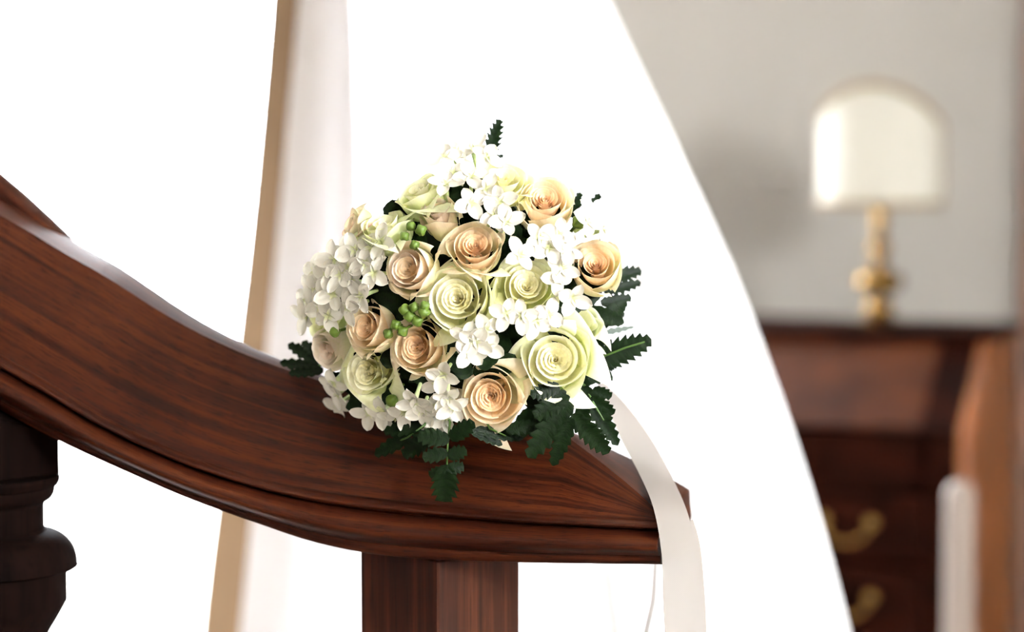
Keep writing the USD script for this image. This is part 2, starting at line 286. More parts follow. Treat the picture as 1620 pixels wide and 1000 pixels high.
# raised strip along the back of the upper rail, ending in a small step
bs = []
for px, lo, hi in [(-1500, -819, -875), (-900, -369, -425), (-320, 66, 10), (-160, 196, 146), (-60, 262, 222), (0, 303, 272), (40, 338, 306), (80, 368, 343), (114, 391, 376)]:
    Yb = station(0)(0, Bt)[1] + .11 * (1040 - px) / 1040 + .132
    a, b = P(px, lo, Yb), P(px, hi, Yb + .02)
    bs.append([a + [0, 0, -.02], a, lerp(a, b, .3) + [0, -.003, .001], lerp(a, b, .8) + [0, -.003, .001], b, b + [0, .012, -.002], b + [0, .02, -.05], a + [0, .02, -.05]])
v, f, _ = grid(np.array(bs)); uv = np.stack([np.repeat(np.arange(9) * .03, 8), np.tile(np.arange(8) * .006, 9) + 2.5], 1)
e = np.array(bs[-1]); ce = np.vstack([e, e.mean(0)]); cf = np.array([(i, (i + 1) % 8, 8) for i in range(8)])
obj('back_strip', join([(v, f, uv), (ce, cf, np.stack([ce[:, 0], ce[:, 2]], 1))]), M['rail'], rail, smooth=True)

# ---------------------------------------------------------------- newel post and baluster
pc = P(693, 900, 2.056); s = .0965; A41 = math.radians(45)
zt = zof(872, 2.07)
post = thing('newel_post', 'plain square dark wooden post under the lower end of the handrail', 'post', (pc[0], pc[1] + .068, 0))
ub, vb = np.array([-math.cos(A41), math.sin(A41)]), np.array([math.sin(A41), math.cos(A41)])
def under(x, y):                                    # height of the rail's underside above a point of the floor plan
    d = (np.array([XEND, YEND]) - np.array([x, y])) @ DIRX
    return station(d)(.02, Bt)[2] - .0015
def square_post(corner, z0, z1, s, r=.0015):
    b = box(0, s, 0, s * .99, z0, z1, r); V = b.vertices.copy()
    xy = corner[:2] + V[:, :1] * ub + V[:, 1:2] * vb
    z = V[:, 2].copy(); top = z > (z0 + z1) / 2
    if z1 > .5: z[top] = [under(x, y) - (z1 - q) for (x, y), q in zip(xy[top], z[top])]
    b.vertices = np.column_stack([xy, z]); b.fix_normals(); return b
obj('shaft', square_post(pc, .1, zt + .012, s), M['post'], post)
obj('plinth', square_post(pc - np.array([0, .02, 0]), 0, .1, s + .028, .004), M['post'], post)

Yb = 2.15; bx = P(-32, 800, Yb)[0]; k = Yb / FPX
bal = thing('baluster', 'turned dark wooden baluster at the left edge under the handrail', 'baluster', (bx, Yb, 0))
def zz(py): return zof(py, Yb)
prof = [(0, zz(752)), (126 * k, zz(752)), (127 * k, zz(757)), (126 * k, zz(763)), (123 * k, zz(768))] + \
       [((119 - 13 * (1 - math.cos(t))) * k, zz(770 + 22 * math.sin(t))) for t in np.linspace(0, 1.57, 7)] + \
       [(103 * k, zz(795)), (101 * k, zz(800)), (101 * k, zz(836)), (104 * k, zz(840))] + \
       [((106 + 47 * math.sin(t)) * k, zz(841 + 50 * (1 - math.cos(t)))) for t in np.linspace(.1, 1.57, 10)] + \
       [(154 * k, zz(896)), (152 * k, zz(898)), (138 * k, zz(899)), (136 * k, zz(903)), (136 * k, zz(952)), (120 * k, zz(980)), (100 * k, zz(1012)), (80 * k, zz(1060)), (70 * k, zz(1120))] + \
       [(75 * k, .40), (100 * k, .30), (78 * k, .22), (110 * k, .14), (110 * k, 0), (0, 0)]
m = lathe(prof[::-1], 48, (bx, Yb, 0)); m.fix_normals()
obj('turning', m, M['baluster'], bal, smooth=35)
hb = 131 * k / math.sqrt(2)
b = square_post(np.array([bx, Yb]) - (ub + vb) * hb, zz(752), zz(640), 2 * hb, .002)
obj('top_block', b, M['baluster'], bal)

# ---------------------------------------------------------------- white curtain, gathered at the ceiling and flaring down
Lt = tab([(-1200, 560), (-600, 520), (0, 478), (300, 446), (600, 408), (1000, 364), (1300, 345)])
Rg = tab([(-1300, 575), (-700, 690), (-300, 845), (-100, 924), (0, 966), (180, 1050), (310, 1110), (420, 1160), (540, 1206), (640, 1242), (830, 1302), (1000, 1346), (1250, 1400), (1700, 1480)])
def curtain_edges(z):
    t = np.clip((z - 1.2) / 1.9, 0, 1); t = t * t
    YL, YR = lerp(3.5, 3.5, t), lerp(2.85, 3.45, t)
    def at(Y, tbl):
        q = pix(np.array([0, Y, z]))[1]; return np.array([P(float(tbl(np.clip(q, -1300, 1650))), q, Y)[0], Y])
    return at(YL, Lt), at(YR, Rg)
def curtain_sheet(s0, s1, off, nf, amp, nu=150, nv=60, ph=0.0, zt=3.12, zb=.03):
    out = []
    for z in np.linspace(zt, zb, nv):
        a, c = curtain_edges(z); dirv = c - a; ln = np.linalg.norm(dirv); n = np.array([dirv[1], -dirv[0]]) / ln; n = n if n[1] < 0 else -n
        g = np.clip((zt - z) / 1.0, .3, 1); row = []
        for s_ in np.linspace(s0, s1, nu):
            w = s_ ** 1.25
            fold = amp * g * (math.sin(2 * math.pi * nf * w + ph + .5 * math.sin(z * 1.3)) + .35 * math.sin(2 * math.pi * nf * 2.3 * w + 1.7 + ph)) * min(1, (1.0 - s_) / .15 + .15)
            p = a + dirv * s_ + n * (fold - off); row.append([p[0], p[1], z])
        out.append(row)
    return grid(np.array(out))
a, c = curtain_edges(2.0)
cur = thing('curtain', 'long white sheer curtain flaring down behind the bouquet with a beige hem', 'curtain', (a[0], a[1], .03))
obj('sheer_panel', curtain_sheet(.02, 1.0, 0, 5, .012), M['sheer'], cur, smooth=True)
obj('lining_panel', curtain_sheet(.0, .24, -.02, 4, .012, nu=60, ph=1.0), M['lining'], cur, smooth=True, label='greyish doubled folds beside the beige hem')
hrows = []
for z in np.linspace(3.12, .03, 50):
    a, c = curtain_edges(z); w = .036 + .004 * math.sin(5 * z); y0 = a[1] - .05 + .004 * math.sin(6 * z)
    hrows.append([[a[0] + x * w, y0 + dy, z] for x, dy in ((-1, .002), (-.9, 0), (-.4, .003), (.1, -.002), (.6, .002), (.95, 0), (1, .002), (.95, .006), (0, .007), (-.95, .006), (-1, .002))])
obj('hem', grid(np.array(hrows)), M['hem'], cur, smooth=35, label='beige folded hem down the left edge of the curtain')
a, c = curtain_edges(3.12); rod = tube(np.array([[a[0] - .1, a[1] + .05, 3.14], [c[0] + .1, c[1] - .05, 3.14]]), .014, 12)
obj('rod', rod, M['brass'], cur, smooth=True)
obj('bracket', cat([box(q[0] - .012, q[0] + .012, q[1] - .012, q[1] + .012, 3.13, H) for q in (a, c)]), M['brass'], cur)

# ---------------------------------------------------------------- bureau
BY = math.radians(21); bux, buy = np.array([math.cos(BY), -math.sin(BY)]), np.array([math.sin(BY), math.cos(BY)])
cr = np.array([P(1535, 700, 4.5)[0], 4.5])          # front right corner
def bl(m):                                          # local x runs left (negative) from the right corner, local y runs back
    V = np.asarray(m.vertices); xy = cr + V[:, :1] * bux + V[:, 1:2] * buy
    m = m.copy(); m.vertices = np.column_stack([xy, V[:, 2]]); return m
BW, BD, ZT = .98, .46, .958
ZS, ZL = .79, .94                                   # slanted lid from front bottom ZS to back top ZL
bur = thing('bureau', 'reddish brown wooden slant-front bureau with brass drawer pulls under the lamp', 'bureau', (*(cr - bux * BW / 2 + buy * BD / 2), 0))
def side(x0, x1):
    pr = [(0, .08), (BD, .08), (BD, ZL), (.2, ZL), (0, ZS)]
    v = np.array([[x, y, z] for x in (x0, x1) for y, z in pr]); return trimesh.convex.convex_hull(v)
obj('side_panel', bl(side(-.022, 0)), M['bureau_side'], bur); obj('side_panel', bl(side(-BW, -BW + .022)), M['bureau'], bur)
obj('cheek', bl(cat([box(-.075, -.022, .004, .06, .08, ZS - .005), trimesh.convex.convex_hull(np.array([[x, y, z] for x in (-.095, -.022) for y, z in ((.006, ZS), (.2, ZL - .004), (.22, ZL - .004), (.03, ZS))]))])), M['bureau_dark'], bur, label='dark front stile and slanted edge of the bureau')
obj('carcass', bl(cat([box(-BW + .022, -.022, .03, BD, .08, ZS - .01), box(-BW + .022, -.022, .2, BD, ZS - .01, ZL)])), M['bureau_dark'], bur)
obj('lid', bl(trimesh.convex.convex_hull(np.array([[x, y, z] for x in (-BW + .095, -.095) for y, z in ((.01, ZS + .004), (.193, ZL - .006), (.21, ZL - .006), (.03, ZS - .002))]))), M['bureau'], bur)
obj('top_board', bl(box(-BW - .012, .012, .185, BD + .005, ZL, ZT, .003)), M['bureau_dark'], bur)
for z0, z1 in ((.555, .67), (.41, .54), (.26, .395), (.12, .245)):
    dr = obj('drawer', bl(box(-BW + .08, -.08, -.004, .03, z0, z1, .004)), M['bureau_dark'], bur)
    for hx in (-.22, -.76):
        zc = (z0 + z1) / 2 + .008
        ring = [[hx + .045 * math.cos(t), -.02 - .012 * abs(math.sin(t)), zc + .036 * math.sin(t)] for t in np.linspace(math.pi, 2 * math.pi, 15)]
        tb = tube(ring, .0045, 8); tm = trimesh.Trimesh(tb[0], tb[1], process=False)
        kn = []
        for sx in (-.045, .045):
            q = trimesh.creation.icosphere(2, .012); q.apply_translation((hx + sx, -.014, zc)); kn.append(q)
        obj('drawer_pull', bl(cat([tm] + kn)), M['old_brass'], dr, smooth=True, label='brass swan-neck drawer pull')
for x in (-.06, -BW + .06):
    for y in (.05, BD - .05):
        q = box(x - .04, x + .04, y - .04, y + .04, 0, .08, .006); obj('foot', bl(q), M['bureau_dark'], bur)

# ---------------------------------------------------------------- table lamp
lc = cr - bux * .245 + buy * .345; lc = np.array([lc[0], lc[1], ZT])
lamp = thing('table_lamp', 'brass table lamp with an arched cream shield shade on the bureau', 'lamp', lc)
kp = lc[1] / FPX
zl = lambda py: zof(py, lc[1])
def ball(py, r, sq=1.0, x=0):
    return [(r * kp * math.sin(t), zl(py) - r * kp * sq * math.cos(t)) for t in np.linspace(.25, math.pi - .25, 12)]
prof = [(0, ZT), (46 * kp, ZT), (47 * kp, ZT + .006), (30 * kp, ZT + .012)] + ball(488, 22) + ball(446, 38, .55) + ball(420, 14, .8) + ball(393, 17) + [(9 * kp, zl(370)), (12 * kp, zl(355)), (9 * kp, zl(330)), (6 * kp, zl(300)), (4 * kp, zl(250)), (0, zl(250))]
m = lathe(prof, 40, (lc[0], lc[1], 0)); m.fix_normals()
obj('stem', m, M['brass'], lamp, smooth=40)
hw = 96 * kp; yaw = -.15
def shade(r, top_add, thick=0.0):
    rowsA = []
    for t in np.linspace(0, 1, 12):
        row = []
        for a_ in np.linspace(-1.75, 1.75, 41):
            tp = lerp(206, 136, max(0, math.cos((a_ + .12) * .88)) ** 1.5) - top_add; zt_ = zl(tp); zb_ = zl(322)
            row.append([lc[0] + r * math.sin(a_ + yaw), lc[1] - .75 * r * math.cos(a_ + yaw), lerp(zb_, zt_, t)])
        rowsA.append(row)
    return np.array(rowsA)
so, si = shade(hw, 0), shade(hw - .003, 0)
obj('shade', join([grid(so), grid(si, True)]), M['shade'], lamp, smooth=True)
edge = np.vstack([so[-1], so[::-1, -1][1:], so[0][::-1][1:], so[:, 0][1:]])
obj('shade_trim', tube(edge, .006, 8), M['shade_trim'], lamp, smooth=True, label='beige braid edging around the shade')
obj('shade_carrier', cat([trimesh.Trimesh(*tube([[lc[0], lc[1], zl(308)], so[1][j]], .0025, 6)[:2]) for j in (6, 20, 34)]), M['brass'], lamp)
obj('candle_sleeve', lathe([(0, zl(330)), (8 * kp, zl(330)), (8 * kp, zl(270)), (0, zl(270))], 20, (lc[0], lc[1], 0)), M['shade'], lamp, smooth=30)

# ---------------------------------------------------------------- slim cream post before the bureau
yp = 4.15; p0 = P(1519, 760, yp); kk = yp / FPX
cp = thing('cream_post', 'slim cream painted post with rounded top standing before the bureau', 'post', (p0[0], yp, 0))
rr = 24 * kk
m = lathe([(0, 0.03), (rr, .03), (rr, p0[2] - rr)] + [(rr * math.cos(t), p0[2] - rr + rr * math.sin(t)) for t in np.linspace(.1, 1.57, 9)], 32, (p0[0], yp, 0)); m.fix_normals()
obj('shaft', m, M['cream_paint'], cp, smooth=40)
m = lathe([(0, 0), (.09, 0), (.09, .02), (.03, .035), (0, .035)], 32, (p0[0], yp, 0)); obj('base', m, M['cream_paint'], cp, smooth=40)

# ================================================================ bouquet
CX, CY_, AX, AY, DEP, YC = 745.0, 465.0, 278.0, 252.0, .135, 2.115
def surf(px, py, lift=0.0):
    d = min(1.0, ((px - CX) / AX) ** 2 + ((py - CY_) / AY) ** 2); return YC - DEP * math.sqrt(max(0, 1 - d)) - lift
CEN = P(CX, CY_, YC)
bq = thing('bouquet', 'round bouquet of peach and cream roses with white florets on the handrail', 'bouquet', (CEN[0], YC, zof(690, YC)))
def facing(fx, fy):
    q = math.hypot(fx, fy)
    if q > .97: fx, fy = fx / q * .97, fy / q * .97
    return norm([fx, -math.sqrt(max(0, 1 - fx * fx - fy * fy)), fy])
def frame(n, roll):
    a = norm(np.cross([0, 0, 1.0], n)) if abs(n[2]) < .98 else np.array([1.0, 0, 0]); b = np.cross(n, a)
    c, s_ = math.cos(roll), math.sin(roll)
    return np.stack([c * a + s_ * b, -s_ * a + c * b, n])       # rows: local axes
def petal(r, th, Wd, ztop, spiral, curl, ruf, ph, nu=15, nv=13, rnd=.22, zb=-1.15, tip=0.0, point=0.0):
    bulge = min(1.0, max(0.0, (r - .30) / .4))          # inner petals flare like nested bowls, outer ones bulge round the bud
    pr = [(0, .04 + .08 * bulge), (.4, r * lerp(.34, .92, bulge) + .02), (.72, r * lerp(.74, 1.04, bulge)), (1, r * lerp(1.0, .98, bulge))]
    fn = PchipInterpolator(*np.array(pr).T)
    v = np.linspace(0, 1, nv) ** .7; u = np.linspace(-1, 1, nu); V, U = np.meshgrid(v, u, indexing='ij')
    ve = V * (1 - rnd * np.abs(U) ** 2.4 + tip * np.exp(-(U / .3) ** 2))
    Rr = fn(np.clip(ve, 0, 1)); z = zb + (ztop - zb) * ve
    c = np.clip((V - .70) / .30, 0, 1)
    roll = curl * (.55 + point * np.abs(U) ** 1.6)       # the sides roll back, which leaves a pointed middle
    Rr = Rr + roll * c ** 1.7 + spiral * U + ruf * ve ** 4 * np.sin(3.3 * U + ph); z = z - .75 * roll * c ** 2.6 + .5 * ruf * ve ** 4 * np.sin(4.1 * U + ph + 1)
    ang = th + U * Wd * (.55 + .45 * np.sin(np.pi / 2 * np.minimum(1, ve / .6)))
    return grid(np.stack([Rr * np.cos(ang), Rr * np.sin(ang), z], -1))
def xf(m, F, pos, s_):
    return (m[0] * s_) @ F + pos, m[1], m[2]
def rose(px, py, rpx, kind, fx=None, fy=None, openness=1.0, lift=0.0, n_core=12, n_mid=5, n_out=5, label=None, seed=0, curl=1.0, deep=1.0):
    g = np.random.default_rng(100 + seed + int(px))
    Y = surf(px, py, lift); pos = P(px, py, Y); s_ = 1.08 * rpx * Y / FPX
    dx, dy = (px - CX) / AX, (CY_ - py) / AY
    n = facing(dx * .55 if fx is None else fx, dy * .55 if fy is None else fy)
    F = frame(n, g.uniform(0, 6.28)); pos = pos - n * (.12 * s_)
    mats = {'peach': ('peach_core', 'peach_mid', 'peach_out'), 'pink': ('peach_mid', 'pink_mid', 'peach_out'), 'pale': ('pink_mid', 'pale_out', 'pale_out'), 'white': ('white_core', 'white_mid', 'white_out'),
            'green': ('white_mid', 'white_out', 'green_out'), 'dusky': ('peach_mid', 'dusky_out', 'dusky_out')}[kind]
    N = n_core + n_mid + n_out; parts, root, th = [], None, g.uniform(0, 6.28)
    for i in range(N):
        th += 2.399 + g.uniform(-.25, .25); ph = g.uniform(0, 6)
        if i < n_core:
            t = i / n_core; r = .03 + .42 * t ** 1.05
            m_ = petal(r * openness, th, lerp(2.5, 1.5, t), .02 + .09 * t + g.uniform(-.02, .02), lerp(.03, .06, t), .015 + .03 * t, .012, ph, rnd=.12, zb=-.55 * deep, point=.3)
            parts.append(xf(m_, F, pos, s_))
            if i == n_core - 1:
                rec = lathe([(0, -1.3), (.2, -1.25), (.3, -1.1), (.16, -.7), (0, -.65)], 12); rv = np.asarray(rec.vertices)
                parts.append(xf((rv, np.asarray(rec.faces), np.zeros((len(rv), 2))), F, pos, s_))
                root = obj('rose', join(parts), M[mats[0]], bq, smooth=True, label=label)
        elif i < n_core + n_mid:
            t = (i - n_core) / max(1, n_mid - 1); r = lerp(.47, .70, t)
            m_ = petal(r * openness, th, lerp(1.55, 1.3, t), .12 + g.uniform(-.03, .03), .065, curl * lerp(.05, .13, t), .014, ph, rnd=.16, zb=-.95 * deep, tip=.03, point=.5)
            obj('petal', xf(m_, F, pos, s_), M[mats[1]], root, smooth=True)
        else:
            t = (i - n_core - n_mid) / max(1, n_out - 1); r = lerp(.74, .90, t)
            m_ = petal(r * openness, th, lerp(1.25, 1.0, t), lerp(.10, -.06, t) + g.uniform(-.05, .05), .06, curl * lerp(.14, .32, t) * g.uniform(.8, 1.4), .035, ph, nu=21, nv=15, rnd=.2, zb=-1.15 * deep, tip=.05, point=1.2)
            obj('petal', xf(m_, F, pos, s_), M[mats[2]], root, smooth=True)
    return root

PE, CRM = 'peach rose with cream outer petals', 'cream rose with greenish outer petals'
ROSES = [
    (862, 310, 46, 'peach', .06, .62, dict(curl=.45, deep=1.25)), (750, 384, 45, 'peach', -.06, .55, dict(curl=.7, deep=1.1)), (690, 328, 34, 'pink', -.25, .66, dict(openness=.85, curl=.35, deep=1.9)),
    (640, 422, 42, 'pink', -.50, .22, dict(curl=.6, deep=1.3)), (942, 414, 44, 'peach', -.05, .50, dict(curl=.5, deep=1.3)), (574, 516, 41, 'peach', -.62, .20, dict(curl=.5, deep=1.2)),
    (654, 548, 45, 'peach', -.45, .12, dict(curl=.7, deep=1.2)), (774, 628, 52, 'peach', -.25, .02, dict(curl=1.1)), (512, 556, 36, 'pale', -.60, -.25, dict(openness=.9, curl=.5, deep=1.2)),
    (552, 352, 30, 'dusky', -.90, .30, dict(n_core=5, n_mid=4, n_out=4)),
    (720, 470, 57, 'white', -.28, .26, dict(curl=1.2)), (834, 450, 45, 'white', .05, .40, dict(curl=.9)), (878, 568, 58, 'white', -.06, .18, dict(curl=1.15)),
    (576, 588, 50, 'white', -.50, .05, dict(openness=.8, curl=1.4, deep=1.2)), (606, 348, 44, 'green', -.25, .88, dict(n_core=6)), (660, 294, 44, 'green', -.45, .80, dict(n_core=6)),
    (797, 276, 44, 'white', .15, .80, dict(n_core=7)), (916, 504, 42, 'green', .28, .72, dict(n_core=5, lift=-.032, curl=1.5)), (500, 508, 36, 'green', -.85, .05, dict(n_core=5, lift=-.02))]
for k_, (px, py, r_, kind, fx, fy, kw) in enumerate(ROSES):
    lab = {'peach': PE, 'pink': PE, 'pale': 'pale blush rose at the left of the bouquet', 'white': CRM, 'green': 'rose seen from the side with pale green outer petals', 'dusky': 'dusky rose with reddish petal edges'}[kind]
    rose(px, py, r_, kind, fx, fy, label=lab, seed=k_, **kw)

# white four-petalled florets
def floret_petal(l, w, bend, cup, g):
    nv, nu = 9, 5; v = np.linspace(0, 1, nv); rows_ = []
    for t in v:
        hw_ = w * 1.62 * (t + .06) ** .62 * (1.0 - t) ** .64 + .01 * w
        x = l * t
        rows_.append([[x, s_ * hw_, bend * l * (t ** 2) * .5 * -1 + cup * l * t + .28 * w * s_ * s_] for s_ in np.linspace(-1, 1, nu)])
    return grid(np.array(rows_))
def floret(px, py, rpx=29, fx=None, fy=None, lift=.006, spin=None, seed=0, cup=None, npet=4):
    g = np.random.default_rng(500 + seed * 31 + int(px * 7 + py))
    Y = surf(px, py, lift); pos = P(px, py, Y); sc = Y / FPX
    dx, dy = (px - CX) / AX, (CY_ - py) / AY
    n = facing((dx * .75 if fx is None else fx) + g.uniform(-.2, .2), (dy * .75 if fy is None else fy) + g.uniform(-.2, .2))
    F = frame(n, g.uniform(0, 1.57) if spin is None else spin)
    L0 = rpx * sc
    tb = tube([[0, 0, -1.3 * L0], [0, 0, -.7 * L0], [0, 0, -.15 * L0], [0, 0, 0]], [.10 * L0, .11 * L0, .16 * L0, .05 * L0], 8)
    root = obj('floret', xf(tb, F, pos, 1), M['floret_tube'], bq, smooth=True)
    cp_ = g.uniform(-.05, .45) if cup is None else cup
    for q in range(npet):
        l = L0 * g.uniform(.9, 1.08); pt_ = floret_petal(l, l * g.uniform(.44, .54), g.uniform(.1, .6), cp_ + g.uniform(-.12, .12), g)
        a_ = q * math.pi / 2 + g.uniform(-.12, .12); c, s_ = math.cos(a_), math.sin(a_)
        V = pt_[0] @ np.array([[c, s_, 0], [-s_, c, 0], [0, 0, 1]]); V[:, 2] -= .02 * L0
        obj('petal', xf((V, pt_[1], pt_[2]), F, pos, 1), M['floret'], root, smooth=True)
FL = [(722, 240), (748, 236), (704, 250), (770, 248), (716, 274), (745, 280), (768, 300), (745, 322), (790, 320), (705, 292), (800, 352), (782, 340),
      (852, 376), (884, 372), (868, 392), (822, 404), (892, 398), (888, 425), (905, 472), (880, 440), (938, 338), (955, 362), (930, 352),
      (800, 496), (826, 500), (848, 508), (868, 498), (768, 522), (770, 548), (752, 540), (742, 556), (738, 532),
      (702, 592), (692, 606), (708, 628), (692, 640), (704, 660), (690, 672), (716, 642),
      (585, 652), (606, 650), (640, 652), (656, 634), (648, 668), (626, 660), (668, 648),
      (588, 392), (562, 396), (604, 384), (580, 418), (552, 424), (592, 432), (572, 468), (558, 446), (540, 436), (518, 438), (498, 452), (528, 466), (508, 486), (488, 474), (552, 486), (530, 412), (545, 400), (500, 430), (486, 500), (520, 500),
      (528, 606), (534, 622), (536, 640)]
for k_, (px, py) in enumerate(FL):
    left = px < 620 and py < 520
    floret(px, py, 30 if not left else 32, seed=k_, lift=.010 if not left else .004)

# pale green buds
BUDS = [(650, 358), (666, 364), (656, 388), (640, 374), (655, 486), (648, 500), (671, 494), (660, 508), (626, 514), (637, 524), (614, 528), (530, 525), (620, 634), (672, 484), (640, 490), (915, 352), (790, 352), (902, 430)]
for k_, (px, py) in enumerate(BUDS):
    g = np.random.default_rng(900 + k_); Y = surf(px, py, .000); pos = P(px, py, Y); s_ = g.uniform(7.5, 9.5) * Y / FPX * (1.35 if k_ > 14 else 1)
    b = trimesh.creation.icosphere(2, 1.0); V = b.vertices.copy(); an = np.arctan2(V[:, 1], V[:, 0]); V[:, :2] *= (1 + .13 * np.cos(4 * an) * (1 - V[:, 2] ** 2))[:, None]; V[:, 2] *= 1.15
    n = facing((px - CX) / AX * .7 + g.uniform(-.25, .25), (CY_ - py) / AY * .7 + g.uniform(-.25, .25))
    st = tube([[0, 0, -.9], [0, 0, -4.0]], .28, 6); F = frame(n, g.uniform(0, 6))
    obj('bud', join([xf((V, np.asarray(b.faces), np.zeros((len(V), 2))), F, pos, s_), xf(st, F, pos, s_)]), M['bud'], bq, smooth=True)

# leaves and fern fronds
def leaflet(base, tip, width, nrm, teeth=6, depth=.35, droop=.08, crease=.25):
    base, tip = np.asarray(base, float), np.asarray(tip, float); d = tip - base; Ln = np.linalg.norm(d); d = d / Ln
    side = norm(np.cross(nrm, d)); up = np.cross(d, side); n = teeth * 5 + 1; rows_ = []
    for t in np.linspace(0, 1, n):
        env = (t + .05) ** .42 * (1 - t) ** .6 * 1.62 if t < 1 else 0
        ph = (t * teeth) % 1.0; tooth = 1 - ph ** 1.3 if ph > .12 else ph / .12
        w = width * env * (1 - depth + depth * tooth) + .0002
        fwd = width * env * (.1 + 1.5 * depth * tooth)
        c = base + d * Ln * t - up * (droop * Ln * t * t)
        rows_.append([c - side * w + d * fwd + up * w * crease * .7, c - side * w * .5 + d * fwd * .4 + up * w * crease * .7, c, c + side * w * .5 + d * fwd * .4 + up * w * crease * .7, c + side * w + d * fwd + up * w * crease * .7])
    return grid(np.array(rows_))
def frond(pts, n, lens, width=.42, mat='fern', seed=0, ang=60, teeth=5, tipleaf=True):
    """pts: (px, py, Y) along the midrib; lens: leaflet length in px at base and at tip"""
    g = np.random.default_rng(1300 + seed); C = np.array([P(*p) for p in pts]); tt = np.linspace(0, 1, len(C)); fn = [PchipInterpolator(tt, C[:, j]) for j in range(3)]
    cv = lambda t: np.array([float(f_(t)) for f_ in fn])
    mid = np.array([cv(t) for t in np.linspace(0, 1, 14)])
    root = obj('fern_leaf', tube(mid, np.linspace(.0011, .0005, 14), 6), M['stem'], bq, smooth=True)
    nrm = np.array([0, -1.0, .25]); k0 = pts[0][2] / FPX
    for i in range(n):
        t = .08 + .84 * i / max(1, n - 1); p = cv(t); d = norm(cv(min(1, t + .05)) - cv(max(0, t - .05))); ln = lerp(lens[0], lens[1], t) * k0
        for sg in (-1, 1):
            side = norm(np.cross(nrm, d)) * sg; a_ = math.radians(ang + g.uniform(-8, 8))
            q = p + (d * math.cos(a_) + side * math.sin(a_) + np.array([0, g.uniform(-.25, .2), 0])) * ln * g.uniform(.88, 1.1)
            obj('leaflet', leaflet(p, q, ln * width, norm(nrm + g.uniform(-.3, .3, 3)), teeth, droop=g.uniform(-.03, .1)), M[mat], root, smooth=True)
    if tipleaf: e_ = cv(1); d = norm(cv(1) - cv(.9)); obj('leaflet', leaflet(cv(.9), e_ + d * lens[1] * k0 * .8, lens[1] * k0 * .45, nrm, teeth), M[mat], root, smooth=True)
def single(bpx, tpx, w, teeth=7, mat='fern', depth=.4, nrm=(0, -1, .2), name='leaf', droop=.05):
    k0 = bpx[2] / FPX; obj(name, leaflet(P(*bpx), P(*tpx), w * k0, np.array(nrm, float), teeth, depth, droop), M[mat], bq, smooth=True)
single((768, 262, 2.12), (791, 188, 2.12), 19, 8, depth=.5); single((772, 256, 2.13), (797, 245, 2.13), 7, 4)
single((905, 345, 2.12), (918, 304, 2.12), 12, 5); single((928, 350, 2.12), (948, 306, 2.12), 12, 5)
single((955, 440, 2.11), (1016, 428, 2.12), 17, 6); single((955, 462, 2.11), (1015, 446, 2.12), 14, 6); single((950, 480, 2.11), (1000, 470, 2.12), 15, 5)
single((940, 520, 2.09), (992, 476, 2.10), 17, 8, 'leaf', .15); single((940, 530, 2.12), (1006, 516, 2.14), 7, 6, 'leafpale'); single((945, 500, 2.12), (990, 496, 2.13), 14, 5)
def fern(rachis, pinnae, seed=0):
    """rachis: (px, py, Y) points of the stalk; pinnae: base, tip (px, py), half width in px, teeth, Y at base and tip"""
    g = np.random.default_rng(1700 + seed); root = obj('fern_leaf', tube([P(*q) for q in rachis], np.linspace(.0012, .0007, len(rachis)), 6), M['stem'], bq, smooth=True)
    for (b0, t0, w, n, y0, y1) in pinnae:
        obj('leaflet', leaflet(P(*b0, y0), P(*t0, y1), w * y0 / FPX, norm([g.uniform(-.35, .35), -1, .2 + g.uniform(-.25, .25)]), n, .34, g.uniform(0, .08), .3), M['fern'], root, smooth=True)
fern([(860, 590, 2.05), (900, 625, 2.025), (906, 660, 2.015), (905, 690, 2.015)], [
    ((902, 636), (835, 724), 27, 7, 2.015, 2.008), ((905, 662), (874, 737), 19, 6, 2.010, 2.005), ((906, 655), (964, 719), 23, 7, 2.012, 2.02),
    ((898, 622), (846, 660), 24, 6, 2.02, 2.01), ((885, 612), (840, 625), 18, 6, 2.02, 2.01), ((880, 640), (838, 690), 16, 6, 2.022, 2.018)], 1)
fern([(880, 580, 2.08), (925, 610, 2.045), (940, 640, 2.04), (955, 665, 2.04)], [
    ((922, 612), (978, 705), 20, 8, 2.042, 2.045), ((935, 628), (972, 655), 15, 5, 2.04, 2.045), ((930, 600), (970, 596), 14, 5, 2.05, 2.06), ((915, 620), (930, 690), 16, 6, 2.045, 2.035), ((938, 615), (968, 628), 13, 4, 2.045, 2.05)], 2)
fern([(890, 570, 2.09), (935, 572, 2.075), (990, 550, 2.07), (1020, 541, 2.07)], [
    ((925, 578), (1031, 537), 30, 9, 2.075, 2.075), ((932, 580), (978, 576), 15, 5, 2.08, 2.085), ((928, 565), (960, 530), 14, 5, 2.085, 2.09)], 3)
fern([(700, 640, 2.06), (712, 668, 2.015), (708, 705, 2.015), (706, 760, 2.022)], [
    ((707, 735), (702, 796), 29, 5, 2.018, 2.025), ((708, 722), (738, 712), 16, 4, 2.015, 2.012), ((708, 716), (668, 724), 16, 4, 2.015, 2.015), ((706, 742), (734, 738), 14, 4, 2.018, 2.02), ((706, 742), (678, 752), 12, 4, 2.018, 2.02),
    ((712, 694), (750, 668), 19, 5, 2.012, 2.005), ((711, 696), (660, 690), 20, 5, 2.012, 2.012)], 4)
fern([(680, 640, 2.06), (672, 672, 2.02), (645, 692, 2.03), (610, 706, 2.045)], [
    ((650, 690), (592, 720), 17, 5, 2.03, 2.045), ((668, 676), (606, 682), 17, 5, 2.025, 2.04), ((690, 682), (636, 722), 22, 6, 2.02, 2.03), ((672, 672), (618, 664), 15, 5, 2.03, 2.045)], 5)
